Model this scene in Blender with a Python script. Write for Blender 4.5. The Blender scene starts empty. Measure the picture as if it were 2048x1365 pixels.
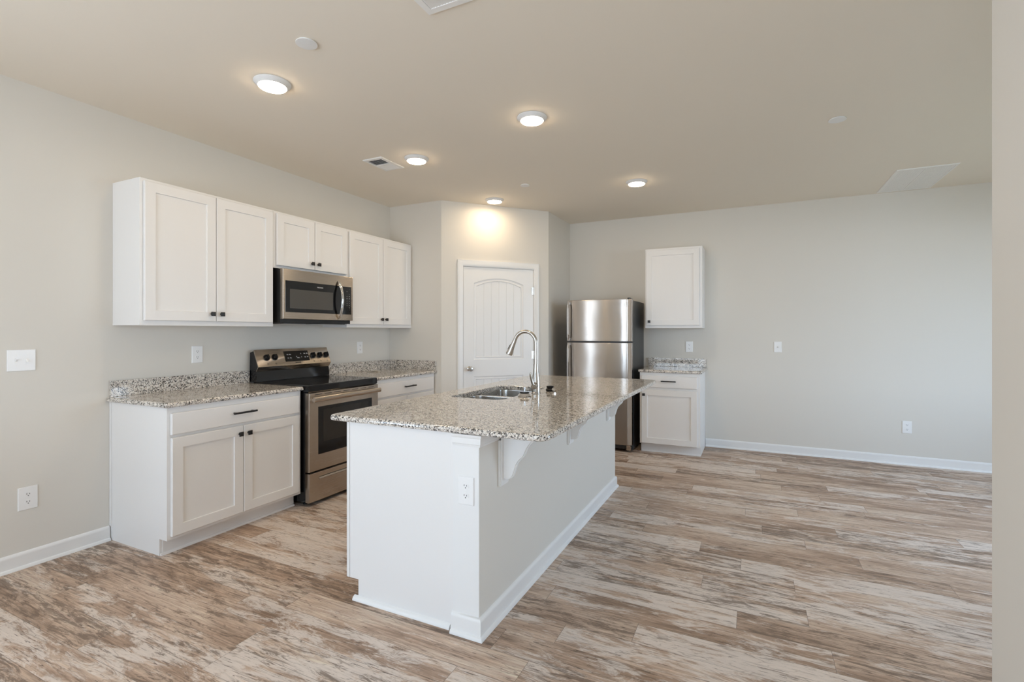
import bpy, bmesh, math, random
from mathutils import Matrix, Vector
random.seed(7)
PI = math.pi
sc = bpy.context.scene
COL = sc.collection

# ---------------------------------------------------------------- camera, sky, daylight, exposure
cam_d = bpy.data.cameras.new('camera'); cam = bpy.data.objects.new('camera', cam_d); COL.objects.link(cam)
cam_d.sensor_width = 36.0; cam_d.lens = 993.137 / 2048 * 36.0
cam_d.shift_y = -(682.5 - 663.62) / 2048
cam_d.clip_start = 0.02
cam.location = (3.703, 0.0, 1.3318); cam.rotation_euler = (PI / 2, 0, 0.4523)
sc.camera = cam

world = bpy.data.worlds.new('sky'); sc.world = world; world.use_nodes = True
wt = world.node_tree; wt.nodes.clear()
wo = wt.nodes.new('ShaderNodeOutputWorld'); wb = wt.nodes.new('ShaderNodeBackground')
wtc = wt.nodes.new('ShaderNodeTexCoord'); wsep = wt.nodes.new('ShaderNodeSeparateXYZ'); wr = wt.nodes.new('ShaderNodeValToRGB')
wmr = wt.nodes.new('ShaderNodeMapRange'); wmr.inputs[1].default_value = -1; wmr.inputs[2].default_value = 1
wt.links.new(wtc.outputs['Generated'], wsep.inputs[0]); wt.links.new(wsep.outputs['Z'], wmr.inputs[0])
wt.links.new(wmr.outputs[0], wr.inputs[0]); wt.links.new(wr.outputs[0], wb.inputs[0]); wt.links.new(wb.outputs[0], wo.inputs[0])
e = wr.color_ramp.elements
e[0].position = 0.0; e[0].color = (1.02, 1.18, 1.36, 1)
e[1].position = 1.0; e[1].color = (.50, .70, 1.0, 1)
for p, c in ((.485, (1.06, 1.20, 1.36, 1)), (.505, (.70, .86, 1.04, 1)), (.65, (.60, .80, 1.04, 1))):
    q = e.new(p); q.color = c
SKY = 9.1
wb.inputs[1].default_value = SKY
LAMP = 80.0

sc.view_settings.view_transform = 'Standard'; sc.view_settings.look = 'None'
sc.view_settings.gamma = 1.0; sc.view_settings.exposure = 0.0; sc.view_settings.use_curve_mapping = False
sc.cycles.max_bounces = 14; sc.cycles.diffuse_bounces = 9; sc.cycles.glossy_bounces = 6; sc.cycles.transparent_max_bounces = 12
sc.cycles.caustics_reflective = False; sc.cycles.caustics_refractive = False
sc.cycles.use_denoising = True; sc.cycles.sample_clamp_indirect = 6.0


def portal(name, loc, rot, sx, sy):
    l = bpy.data.lights.new(name, 'AREA'); l.shape = 'RECTANGLE'; l.size = sx; l.size_y = sy
    l.cycles.is_portal = True
    o = bpy.data.objects.new(name, l); o.location = loc; o.rotation_euler = rot; COL.objects.link(o)


# room numbers
H = 2.74; D = 6.181; REAR = -2.7; XR = 4.356; YR = 2.0; XFAR = 6.7
P1 = Vector((.6957, 4.4557, 0)); P2 = Vector((1.5425, 5.426, 0))
# openings of the daylight windows behind the camera; the left one is added
WIN_REAR = ((1.0, 2.5, .4, 2.3), (2.95, 3.75, .03, 2.15))
WIN_FAR = ((2.9, 5.2, .55, 2.3),)
WIN_LEFT_ADDED = ((-1.55, -.5, .5, 2.25),)  # unseen window, added to brighten the right wall and the near ceiling
for k, (a, b, z0, z1) in enumerate(WIN_REAR):
    portal('window_daylight', ((a + b) / 2, REAR - .06, (z0 + z1) / 2), (-PI / 2, 0, PI), b - a, z1 - z0)
for k, (a, b, z0, z1) in enumerate(WIN_FAR):
    portal('window_daylight', (XFAR + .06, (a + b) / 2, (z0 + z1) / 2), (PI / 2, 0, PI / 2), b - a, z1 - z0)

for k, (a, b, z0, z1) in enumerate(WIN_LEFT_ADDED):
    portal('window_daylight', (-.06, (a + b) / 2, (z0 + z1) / 2), (PI / 2, 0, -PI / 2), b - a, z1 - z0)

# ---------------------------------------------------------------- materials


def mat(name, col, rough=.5, metal=0.0, spec=.5, coat=0.0):
    m = bpy.data.materials.new(name); m.use_nodes = True
    b = m.node_tree.nodes['Principled BSDF']
    b.inputs['Base Color'].default_value = (*col, 1); b.inputs['Roughness'].default_value = rough
    b.inputs['Metallic'].default_value = metal; b.inputs['Specular IOR Level'].default_value = spec
    b.inputs['Coat Weight'].default_value = coat
    return m


class G:
    """small node-graph helper"""
    def __init__(s, m): s.t = m.node_tree; s.b = s.t.nodes['Principled BSDF']

    def n(s, typ, **kw):
        n = s.t.nodes.new(typ)
        for k, v in kw.items():
            setattr(n, k, v)
        return n

    def put(s, sock, v):
        if hasattr(v, 'is_output'):
            s.t.links.new(v, sock)
        else:
            sock.default_value = v

    def math(s, op, a, b=0.0, c=0.0):
        n = s.n('ShaderNodeMath', operation=op); s.put(n.inputs[0], a); s.put(n.inputs[1], b); s.put(n.inputs[2], c)
        return n.outputs[0]

    def obj(s):
        return s.n('ShaderNodeTexCoord').outputs['Object']

    def vmul(s, v, sc_):
        n = s.n('ShaderNodeVectorMath', operation='MULTIPLY'); s.put(n.inputs[0], v); s.put(n.inputs[1], sc_); return n.outputs[0]

    def vadd(s, v, w):
        n = s.n('ShaderNodeVectorMath', operation='ADD'); s.put(n.inputs[0], v); s.put(n.inputs[1], w); return n.outputs[0]

    def noise(s, v, scale=1.0, detail=4.0, rough=.5, dist=0.0):
        n = s.n('ShaderNodeTexNoise'); s.put(n.inputs['Vector'], v); n.inputs['Scale'].default_value = scale
        n.inputs['Detail'].default_value = detail; n.inputs['Roughness'].default_value = rough; n.inputs['Distortion'].default_value = dist
        return n

    def ramp(s, f, stops, interp='LINEAR'):
        n = s.n('ShaderNodeValToRGB'); n.color_ramp.interpolation = interp; s.put(n.inputs[0], f)
        el = n.color_ramp.elements
        while len(el) > 1:
            el.remove(el[0])
        el[0].position = stops[0][0]; el[0].color = _c(stops[0][1])
        for p, c in stops[1:]:
            q = el.new(p); q.color = _c(c)
        return n.outputs[0]

    def mix(s, f, a, b, mode='MIX'):
        n = s.n('ShaderNodeMix', data_type='RGBA', blend_type=mode); s.put(n.inputs[0], f)
        s.put(n.inputs[6], a if hasattr(a, 'is_output') else _c(a)); s.put(n.inputs[7], b if hasattr(b, 'is_output') else _c(b))
        return n.outputs[2]

    def bump(s, h, strength=.1, dist=.01):
        n = s.n('ShaderNodeBump'); n.inputs['Strength'].default_value = strength; n.inputs['Distance'].default_value = dist
        s.put(n.inputs['Height'], h); s.t.links.new(n.outputs[0], s.b.inputs['Normal'])


def _c(c):
    if isinstance(c, (int, float)):
        return (c, c, c, 1)
    return (*c, 1) if len(c) == 3 else c


def paint(name, col, rough=.6, grain=220, strength=.06, spec=.3):
    m = mat(name, col, rough, spec=spec); g = G(m)
    o = g.obj()
    n = g.noise(o, grain, 3, .6); g.bump(n.outputs[0], strength, .002)
    v = g.noise(o, .7, 2, .5)
    g.put(g.b.inputs['Base Color'], g.mix(v.outputs[0], tuple(c * .985 for c in col), tuple(min(1, c * 1.015) for c in col)))
    return m


M_WALL = paint('wall_paint', (.705, .677, .625), .65)
M_CEIL = paint('ceiling_paint', (.83, .768, .672), .8, 160, .1)
M_TRIM = paint('trim_paint', (.82, .82, .815), .35, 60, .01, .5)
M_CAB = paint('cabinet_paint', (.82, .81, .80), .38, 60, .01, .5)
M_PLATE = mat('white_plastic', (.86, .86, .86), .3)
M_SLOT = mat('outlet_slot', (.05, .05, .05), .6)
M_BLACK = mat('black_metal', (.012, .011, .011), .38)
M_GLOSS = mat('black_enamel', (.006, .006, .007), .07)
M_GLASS = mat('oven_glass', (.012, .011, .011), .05)
M_INNER = mat('oven_inner_glass', (.022, .019, .016), .08)
M_SCREEN = mat('microwave_screen', (.075, .07, .062), .12)
M_DARK = mat('dark_grey_metal', (.045, .048, .05), .35, .2)
M_RUBBER = mat('black_rubber', (.006, .006, .007), .3, spec=.3)
M_PRINT = mat('white_print', (.7, .7, .7), .5)
M_CHROME = mat('chrome', (.75, .75, .76), .08, 1.0)
M_NICKEL = mat('satin_nickel', (.52, .495, .46), .27, 1.0)
M_PAPER = mat('paper', (.72, .66, .58), .6)
M_VENTDARK = mat('duct_dark', (.10, .10, .11), .8)
M_VENT = mat('vent_enamel', (.86, .85, .83), .4)


def steel(name, col, rough, aniso, wav=0.0):
    m = mat(name, col, rough, 1.0); g = G(m)
    g.b.inputs['Anisotropic'].default_value = aniso; g.b.inputs['Anisotropic Rotation'].default_value = .25
    t = g.n('ShaderNodeTangent', direction_type='RADIAL', axis='Z'); g.t.links.new(t.outputs[0], g.b.inputs['Tangent'])
    o = g.obj()
    n = g.noise(g.vmul(o, (3, 3, 600)), 1, 3, .6)
    g.put(g.b.inputs['Roughness'], g.ramp(n.outputs[0], ((.3, rough * .85), (.7, rough * 1.15))))
    if wav:
        w = g.noise(g.vmul(o, (2.2, 2.2, 3.0)), 1, 1, .5); g.bump(w.outputs[0], wav, .05)
    return m


M_STEEL = steel('brushed_steel', (.52, .455, .39), .25, .97)
M_FRIDGE = steel('fridge_steel', (.47, .43, .395), .21, 1.0, .10)
M_SINK = mat('sink_steel', (.60, .59, .57), .2, 1.0)

# lit LED lens
M_LED = bpy.data.materials.new('led_lens'); M_LED.use_nodes = True
_t = M_LED.node_tree; _t.nodes.clear(); _e = _t.nodes.new('ShaderNodeEmission'); _o = _t.nodes.new('ShaderNodeOutputMaterial')
_e.inputs[0].default_value = (1.0, .78, .52, 1); _e.inputs[1].default_value = LAMP; _t.links.new(_e.outputs[0], _o.inputs[0])

# window pane: thin clear glass
M_PANE = bpy.data.materials.new('window_glass'); M_PANE.use_nodes = True
_t = M_PANE.node_tree; _t.nodes.clear(); _o = _t.nodes.new('ShaderNodeOutputMaterial')
_a = _t.nodes.new('ShaderNodeBsdfTransparent'); _g = _t.nodes.new('ShaderNodeBsdfGlossy'); _g.inputs['Roughness'].default_value = .0
_m = _t.nodes.new('ShaderNodeMixShader'); _m.inputs[0].default_value = .06
_t.links.new(_a.outputs[0], _m.inputs[1]); _t.links.new(_g.outputs[0], _m.inputs[2]); _t.links.new(_m.outputs[0], _o.inputs[0])


def granite():
    m = mat('speckled_granite', (.6, .6, .6), .07, spec=.6); g = G(m); o = g.obj()
    w = g.noise(o, 90, 2, .6)
    off = g.n('ShaderNodeVectorMath', operation='SCALE'); g.put(off.inputs[0], w.outputs['Color']); off.inputs['Scale'].default_value = .012
    p = g.vadd(o, off.outputs[0])
    v1 = g.n('ShaderNodeTexVoronoi'); v1.inputs['Scale'].default_value = 175; g.put(v1.inputs['Vector'], p)
    s1 = g.n('ShaderNodeSeparateColor'); g.put(s1.inputs[0], v1.outputs['Color'])
    clump = g.noise(o, 22, 3, .6)
    f = g.math('ADD', s1.outputs[0], g.math('MULTIPLY', g.math('SUBTRACT', clump.outputs[0], .5), .75))
    c1 = g.ramp(f, ((0.0, (.018, .018, .020)), (.15, (.04, .04, .045)), (.19, (.17, .17, .17)), (.30, (.33, .315, .295)),
                    (.36, (.61, .555, .49)), (.58, (.775, .725, .66)), (1.0, (.83, .81, .775))))
    v2 = g.n('ShaderNodeTexVoronoi'); v2.inputs['Scale'].default_value = 380; g.put(v2.inputs['Vector'], p)
    s2 = g.n('ShaderNodeSeparateColor'); g.put(s2.inputs[0], v2.outputs['Color'])
    c2 = g.mix(g.ramp(s2.outputs[1], ((.10, .75), (.16, 0.0))), c1, (.03, .03, .033))
    c3 = g.mix(g.ramp(s2.outputs[2], ((.82, 0.0), (.88, .55))), c2, (.52, .42, .33))
    g.put(g.b.inputs['Base Color'], c3)
    return m


M_GRANITE = granite()


def planks():
    m = mat('weathered_planks', (.4, .3, .22), .45, spec=.4); g = G(m)
    o = g.obj(); sp = g.n('ShaderNodeSeparateXYZ'); g.put(sp.inputs[0], o)
    W, L = .152, 1.22
    yy = g.math('DIVIDE', g.math('SUBTRACT', sp.outputs[1], .01), W)
    row = g.math('FLOOR', yy)
    r1 = g.n('ShaderNodeTexWhiteNoise', noise_dimensions='1D'); g.put(r1.inputs['W'], row)
    xx = g.math('ADD', g.math('DIVIDE', sp.outputs[0], L), g.math('MULTIPLY', r1.outputs['Value'], 7.0))
    colm = g.math('FLOOR', xx)
    cid = g.n('ShaderNodeCombineXYZ'); g.put(cid.inputs[0], row); g.put(cid.inputs[1], colm)
    r2 = g.n('ShaderNodeTexWhiteNoise', noise_dimensions='2D'); g.put(r2.inputs['Vector'], cid.outputs[0])
    rc = g.n('ShaderNodeSeparateColor'); g.put(rc.inputs[0], r2.outputs['Color'])
    sh = g.n('ShaderNodeVectorMath', operation='SCALE'); g.put(sh.inputs[0], r2.outputs['Color']); sh.inputs['Scale'].default_value = 37.0
    p = g.vadd(o, sh.outputs[0])
    big = g.noise(g.vmul(p, (1.6, 7, 1)), 1, 5, .6, .4)
    tone = g.math('ADD', big.outputs[0], g.math('MULTIPLY', g.math('SUBTRACT', rc.outputs[0], .5), .17))
    base = g.ramp(tone, ((.26, (.26, .170, .115)), (.42, (.41, .285, .205)), (.55, (.53, .395, .300)), (.72, (.62, .50, .40))))
    # fine grain along the board
    grain = g.noise(g.vmul(p, (5, 130, 1)), 1, 5, .65, .2)
    base = g.mix(.62, base, g.ramp(grain.outputs[0], ((.30, .18), (.50, .50), (.70, .80))), 'OVERLAY')
    # worn pale wash
    wash = g.noise(g.vmul(p, (3.2, 13, 1)), 1, 10, .76, .5)
    wf = g.math('ADD', wash.outputs[0], g.math('MULTIPLY', g.math('SUBTRACT', rc.outputs[1], .55), .20))
    base = g.mix(g.ramp(wf, ((.485, 0.0), (.555, .80))), base, (.73, .645, .575))
    # dark bark-like patches broken up by the grain
    dk = g.noise(g.vmul(p, (5.5, 34, 1)), 1, 10, .78, .6)
    df = g.math('ADD', dk.outputs[0], g.math('MULTIPLY', g.math('SUBTRACT', rc.outputs[2], .5), .16))
    base = g.mix(g.ramp(df, ((.55, 0.0), (.61, .78))), base, (.150, .102, .072))
    # curved growth lines
    rg_ = g.noise(g.vmul(p, (1.3, 10, 1)), 1, 3, .55, .5)
    ln = g.math('FRACT', g.math('MULTIPLY', rg_.outputs[0], 13.0))
    lm = g.noise(g.vmul(p, (2.0, 9, 1)), 1, 4, .6)
    lf = g.math('MULTIPLY', g.ramp(ln, ((0.0, 0.0), (.80, .06), (.93, .75), (1.0, 0.0))), g.ramp(lm.outputs[0], ((.40, 0.0), (.62, .8))))
    base = g.mix(lf, base, (.17, .11, .075))
    # short dark splits
    ck = g.noise(g.vmul(p, (9, 150, 1)), 1, 6, .62, 1.2)
    base = g.mix(g.ramp(ck.outputs[0], ((.60, 0.0), (.64, .8))), base, (.095, .06, .042))
    # seams
    fy = g.math('FRACT', yy); fx = g.math('FRACT', xx)
    dy = g.math('MULTIPLY', g.math('MINIMUM', fy, g.math('SUBTRACT', 1.0, fy)), W)
    dx = g.math('MULTIPLY', g.math('MINIMUM', fx, g.math('SUBTRACT', 1.0, fx)), L)
    seam = g.math('LESS_THAN', g.math('MINIMUM', dx, dy), .0011)
    base = g.mix(g.math('MULTIPLY', seam, .6), base, (.10, .075, .06))
    g.put(g.b.inputs['Base Color'], base)
    g.put(g.b.inputs['Roughness'], g.ramp(grain.outputs[0], ((.3, .55), (.7, .40))))
    g.bump(g.math('SUBTRACT', grain.outputs[0], g.math('MULTIPLY', seam, .8)), .12, .002)
    return m


M_FLOOR = planks()

# ---------------------------------------------------------------- mesh helpers


def wm(o):
    return (wm(o.parent) if o.parent else Matrix()) @ o.matrix_basis


class B:
    def __init__(s): s.bm = bmesh.new()

    def v(s, p): return s.bm.verts.new(p)

    def box(s, x0, x1, y0, y1, z0, z1, bev=0.0, seg=2):
        x0, x1 = min(x0, x1), max(x0, x1); y0, y1 = min(y0, y1), max(y0, y1); z0, z1 = min(z0, z1), max(z0, z1)
        vs = [s.v((x, y, z)) for x in (x0, x1) for y in (y0, y1) for z in (z0, z1)]
        fs = [s.bm.faces.new([vs[i] for i in q]) for q in ((0, 1, 3, 2), (4, 6, 7, 5), (0, 4, 5, 1), (2, 3, 7, 6), (0, 2, 6, 4), (1, 5, 7, 3))]
        if bev:
            es = list({e_ for f in fs for e_ in f.edges})
            bmesh.ops.bevel(s.bm, geom=es, offset=bev, segments=seg, profile=.5, affect='EDGES', clamp_overlap=True)
        return s

    def loft(s, rings, cap0=True, cap1=True, closed=True):
        R = [[s.v(p) for p in r] for r in rings]
        n = len(R[0])
        for a, b in zip(R, R[1:]):
            for i in range(n if closed else n - 1):
                j = (i + 1) % n
                try:
                    s.bm.faces.new((a[i], a[j], b[j], b[i]))
                except ValueError:
                    pass
        if cap0: s.bm.faces.new(R[0])
        if cap1: s.bm.faces.new(R[-1])
        return R

    def prism(s, pts, vec):
        v = Vector(vec)
        s.loft([[Vector(p) for p in pts], [Vector(p) + v for p in pts]]); return s

    def tube(s, path, rad, n=16, cap=True):
        path = [Vector(p) for p in path]
        rad = rad if isinstance(rad, (list, tuple)) else [rad] * len(path)
        t0 = (path[1] - path[0]).normalized()
        up = Vector((0, 0, 1)) if abs(t0.z) < .9 else Vector((0, 1, 0))
        u = t0.cross(up).normalized(); rings = []
        for i, p in enumerate(path):
            a = path[max(i - 1, 0)]; b = path[min(i + 1, len(path) - 1)]
            t = (b - a).normalized()
            u = (u - t * u.dot(t)).normalized(); w = t.cross(u)
            rings.append([p + (u * math.cos(2 * PI * k / n) + w * math.sin(2 * PI * k / n)) * rad[i] for k in range(n)])
        s.loft(rings, cap, cap); return s

    def lathe(s, prof, c=(0, 0, 0), n=32, axis='z', cap0=True, cap1=True):
        c = Vector(c); rings = []
        for r, h in prof:
            ring = []
            for k in range(n):
                a = 2 * PI * k / n; x, y = r * math.cos(a), r * math.sin(a)
                ring.append(c + (Vector((x, y, h)) if axis == 'z' else Vector((x, h, y)) if axis == 'y' else Vector((h, x, y))))
            rings.append(ring)
        s.loft(rings, cap0, cap1); return s

    def sweep(s, path, prof, side=1, closed=False):
        """prof = [(out, z)], carried along a floor-plan polyline with mitred corners; out is to the left of travel * side"""
        P = [Vector((p[0], p[1])) for p in path]; n = len(P); rings = []
        for i in range(n):
            d0 = (P[i] - P[i - 1]).normalized() if i > 0 else (P[1] - P[0]).normalized()
            d1 = (P[i + 1] - P[i]).normalized() if i < n - 1 else d0
            n0 = Vector((-d0.y, d0.x)) * side; n1 = Vector((-d1.y, d1.x)) * side
            b = (n0 + n1).normalized(); k = 1 / max(.3, b.dot(n0))
            rings.append([Vector((P[i].x + b.x * k * o, P[i].y + b.y * k * o, z)) for o, z in prof])
        s.loft(rings); return s

    def text(s, body, size, M, depth=.0006):
        cu = bpy.data.curves.new('t', 'FONT'); cu.body = body; cu.size = size; cu.extrude = depth; cu.align_x = 'CENTER'; cu.align_y = 'CENTER'; cu.resolution_u = 2
        o = bpy.data.objects.new('t', cu); COL.objects.link(o)
        dg = bpy.context.evaluated_depsgraph_get(); me = bpy.data.meshes.new_from_object(o.evaluated_get(dg))
        me.transform(M); s.bm.from_mesh(me)
        bpy.data.objects.remove(o); bpy.data.curves.remove(cu); bpy.data.meshes.remove(me)
        return s

    def build(s, name, m, parent=None, local=False, flat=False, ang=32):
        bmesh.ops.recalc_face_normals(s.bm, faces=s.bm.faces)
        me = bpy.data.meshes.new(name); s.bm.to_mesh(me); s.bm.free()
        if parent is not None and not local:
            me.transform(wm(parent).inverted())
        if not flat:
            for p in me.polygons: p.use_smooth = True
            me.set_sharp_from_angle(angle=math.radians(ang))
        me.materials.append(m)
        o = bpy.data.objects.new(name, me); COL.objects.link(o)
        if not flat:
            w = o.modifiers.new('even_shading', 'WEIGHTED_NORMAL'); w.keep_sharp = True; w.weight = 80
        if parent is not None: o.parent = parent
        return o


def tag(o, label=None, cat=None, group=None, kind=None):
    if label: o['label'] = label
    if cat: o['category'] = cat
    if group: o['group'] = group
    if kind: o['kind'] = kind
    return o


def thing(name, label, cat, loc=(0, 0, 0), rz=0.0, group=None):
    o = bpy.data.objects.new(name, None); o.empty_display_size = .1; COL.objects.link(o)
    o.location = loc; o.rotation_euler = (0, 0, rz)
    return tag(o, label, cat, group)


def struct(name, b, m, parent=None, **k):
    o = b.build(name, m, parent, **k)
    if parent is None: o['kind'] = 'structure'
    return o


def rect_ring(x0, x1, z0, z1, i, y):
    return [(x0 + i, y, z0 + i), (x1 - i, y, z0 + i), (x1 - i, y, z1 - i), (x0 + i, y, z1 - i)]


def rounded(x0, x1, y0, y1, z, r, i=0.0, n=6):
    """rounded rectangle loop, r = radius or 4 radii for corners (x0y0, x1y0, x1y1, x0y1)"""
    r = r if isinstance(r, (list, tuple)) else [r] * 4
    out = []
    for (cx_, cy_, sx, sy, a0), rr in zip(((x0, y0, 1, 1, PI), (x1, y0, -1, 1, 1.5 * PI), (x1, y1, -1, -1, 0), (x0, y1, 1, -1, .5 * PI)), r):
        q = max(rr - i, .0008); ox = cx_ + sx * (i + q); oy = cy_ + sy * (i + q)
        for k in range(n + 1):
            a = a0 + .5 * PI * k / n
            out.append((ox + q * math.cos(a), oy + q * math.sin(a), z))
    return out


# ---------------------------------------------------------------- the room
B().box(-.12, XFAR + .12, REAR - .12, D + .12, -.1, 0).build('floor', M_FLOOR, flat=True)['kind'] = 'structure'
b = B(); b.box(-.12, XFAR + .12, REAR - .12, D + .12, H, H + .12); struct('ceiling', b, M_CEIL, flat=True)
b = B(); b.box(0, XFAR + .12, D, D + .12, 0, H); struct('wall_back', b, M_WALL, flat=True)


def holed(b, a0, a1, holes, put):
    """wall strip from a0 to a1 with rectangular holes (a, b, z0, z1); put(a, b, z0, z1) adds one block"""
    x = a0
    for (h0, h1, z0, z1) in sorted(holes):
        put(x, h0, 0, H)
        if z0 > 0: put(h0, h1, 0, z0)
        put(h0, h1, z1, H); x = h1
    put(x, a1, 0, H)


b = B(); holed(b, 0, XR, WIN_REAR, lambda p, q, z0, z1: b.box(p, q, REAR - .12, REAR, z0, z1)); struct('wall_front', b, M_WALL, flat=True)
b = B(); b.box(XR, XR + .12, REAR - .12, YR, 0, H, .004); struct('wall_right', b, M_WALL)
b = B(); b.box(XR + .12, XFAR + .12, YR - .12, YR, 0, H); struct('wall_alcove', b, M_WALL, flat=True)
b = B(); holed(b, YR, D, WIN_FAR, lambda p, q, z0, z1: b.box(XFAR, XFAR + .12, p, q, z0, z1)); struct('wall_far_right', b, M_WALL, flat=True)

b = B(); holed(b, REAR - .12, D + .12, WIN_LEFT_ADDED, lambda p, q, z0, z1: b.box(-.12, 0, p, q, z0, z1)); struct('wall_left', b, M_WALL, flat=True)
# corner pantry: short wall, angled wall with the door opening, short return
ang = math.atan2(P2.y - P1.y, P2.x - P1.x); LW = (P2 - P1).length
b = B(); b.box(0, P1.x, P1.y, P1.y + .1, 0, H); struct('wall_pantry_left', b, M_WALL, flat=True)
b = B(); b.box(P2.x - .1, P2.x, P2.y, D, 0, H); struct('wall_pantry_right', b, M_WALL, flat=True)
pw = bpy.data.objects.new('wall_pantry_angled', None); COL.objects.link(pw); pw.location = P1; pw.rotation_euler = (0, 0, ang); pw['kind'] = 'structure'
DS0, DS1, DH = .249, 1.089, 2.043      # door slab
# local frame of the angled wall: x along it, -y into the room
b = B()
holed(b, 0, LW, ((DS0 - .02, DS1 + .02, 0, DH + .018),), lambda p, q, z0, z1: b.box(p, q, 0, .1, z0, z1))
b.build('wall_surface', M_WALL, pw, local=True, flat=True)

# pantry door
dr = bpy.data.objects.new('door_1', None); COL.objects.link(dr); dr.location = P1; dr.rotation_euler = (0, 0, ang); dr['kind'] = 'structure'
b = B()
YF = .004   # front face of the slab


def arch(x0, x1, z0, zs, rise, inset, y, n=18):
    x0 += inset; x1 -= inset; z0 += inset
    pts = [(x0, y, z0), (x1, y, z0)]
    for k in range(n + 1):
        t = k / n; x = x1 + (x0 - x1) * t
        pts.append((x, y, zs - inset + rise * (1 - (2 * t - 1) ** 2)))
    return pts


def flatp(x0, x1, z0, z1, inset, y, n=18):
    return arch(x0, x1, z0, z1, 0, inset, y, n)


def door_panels(b):
    bm = b.bm
    outer = [b.v(p) for p in ((DS0, YF, .012), (DS1, YF, .012), (DS1, YF, DH), (DS0, YF, DH))]
    back = [b.v((p.co.x, YF + .035, p.co.z)) for p in outer]
    for i in range(4):
        bm.faces.new((outer[i], outer[(i + 1) % 4], back[(i + 1) % 4], back[i]))
    bm.faces.new(back)
    edges = [bm.edges.get((outer[i], outer[(i + 1) % 4])) for i in range(4)]
    fields = []
    for fn, args in ((arch, (.369, .966, 1.022, 1.866, .062)), (flatp, (.366, .966, .24, .835))):
        rings = [fn(*args, i, YF + d) for i, d in ((0, 0), (.006, .007), (.014, .009), (.026, .004), (.030, .004), (.034, .010))]
        R = b.loft(rings, False, False)
        edges += [bm.edges.get((R[0][i], R[0][(i + 1) % len(R[0])])) for i in range(len(R[0]))]
        fields.append((fn, args))
    bmesh.ops.triangle_fill(bm, edges=[e_ for e_ in edges if e_], use_beauty=True)
    # plank field with v grooves
    for fn, args in fields:
        x0, x1, z0, zs = args[0] + .034, args[1] - .034, args[2] + .034, args[3] - .034
        rise = args[4] if fn is arch else 0
        top = lambda x: zs + rise * (1 - (2 * (x - x0) / (x1 - x0) - 1) ** 2)
        cuts = [x0] + [.488 + .090 * k for k in range(5)] + [x1]
        for a, c in zip(cuts, cuts[1:]):
            l = a + (.004 if a != x0 else 0); r = c - (.004 if c != x1 else 0)
            xs = [l + (r - l) * k / 6 for k in range(7)]
            bm.faces.new([b.v((l, YF + .010, z0)), b.v((r, YF + .010, z0))] + [b.v((x, YF + .010, top(x))) for x in reversed(xs)])
            if c != x1:
                for u0, u1, y0, y1 in ((c - .004, c, .010, .0145), (c, c + .004, .0145, .010)):
                    bm.faces.new([b.v((u0, YF + y0, z0)), b.v((u1, YF + y1, z0)), b.v((u1, YF + y1, top(u1))), b.v((u0, YF + y0, top(u0)))])


door_panels(b)
bmesh.ops.remove_doubles(b.bm, verts=b.bm.verts, dist=.00005)
b.build('door_slab', M_TRIM, dr, local=True, ang=20)
b = B()   # jamb and casing
for x0, x1 in ((DS0 - .02, DS0 - .003), (DS1 + .003, DS1 + .02)):
    b.box(x0, x1, -.001, .1, 0, DH + .018)
b.box(DS0 - .003, DS1 + .003, -.001, .1, DH + .003, DH + .018)
b.build('door_jamb', M_TRIM, dr, local=True)
b = B()
prof = ((0, 0), (0, .008), (.006, .011), (.018, .012), (.024, .016), (.036, .018), (.048, .020), (.062, .016), (.064, 0))
ci0, ci1, cz = DS0 - .008, DS1 + .008, DH + .010
rings = []
for (x, z, sx, sz) in ((ci0, 0, -1, 0), (ci0, cz, -1, 1), (ci1, cz, 1, 1), (ci1, 0, 1, 0)):
    rings.append([(x + sx * o, -t - .0005, z + sz * o) for o, t in prof])
b.loft(rings)
b.build('door_casing', M_TRIM, dr, local=True)
b = B()
kn = (.316, 0, .924)
b.lathe(((.026, YF), (.026, YF - .004), (.020, YF - .008), (.011, YF - .012), (.010, YF - .026), (.018, YF - .034), (.027, YF - .046), (.028, YF - .056), (.022, YF - .066), (.010, YF - .070)), kn, 28, 'y')
b.build('door_knob', M_NICKEL, dr, local=True)
for z in (1.80, 1.063, .30):
    b = B(); b.tube(((DS1 + .004, -.006, z - .045), (DS1 + .004, -.006, z + .045)), .006, 10)
    b.tube(((DS1 + .004, -.006, z + .045), (DS1 + .004, -.006, z + .052)), (.0045, .002), 10)
    b.box(DS1 - .020, DS1 - .001, -.001, YF, z - .044, z + .044)
    if z > 1.5: b.box(DS1 - .026, DS1 - .004, -.012, -.006, z + .030, z + .036)
    b.build('door_hinge', M_NICKEL, dr, local=True)

# baseboards with a quarter-round shoe
BB = ((0, 0), (.026, 0), (.026, .006), (.022, .014), (.014, .018), (.014, .074), (.011, .084), (.005, .090), (0, .092))
b = B(); b.sweep(((0, 1.728), (0, REAR)), BB, 1); struct('baseboard_left', b, M_TRIM)
b = B(); b.sweep(((XFAR, D), (3.205, D)), BB, 1); struct('baseboard_back', b, M_TRIM)
b = B(); b.sweep(((XR, REAR), (XR, YR), (XFAR, YR)), BB, 1); struct('baseboard_right', b, M_TRIM)
b = B(); b.sweep(((P2.x, D), (P2.x, P2.y), (P1.x + math.cos(ang) * 1.175, P1.y + math.sin(ang) * 1.175)), BB, 1); struct('baseboard_pantry', b, M_TRIM)


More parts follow.
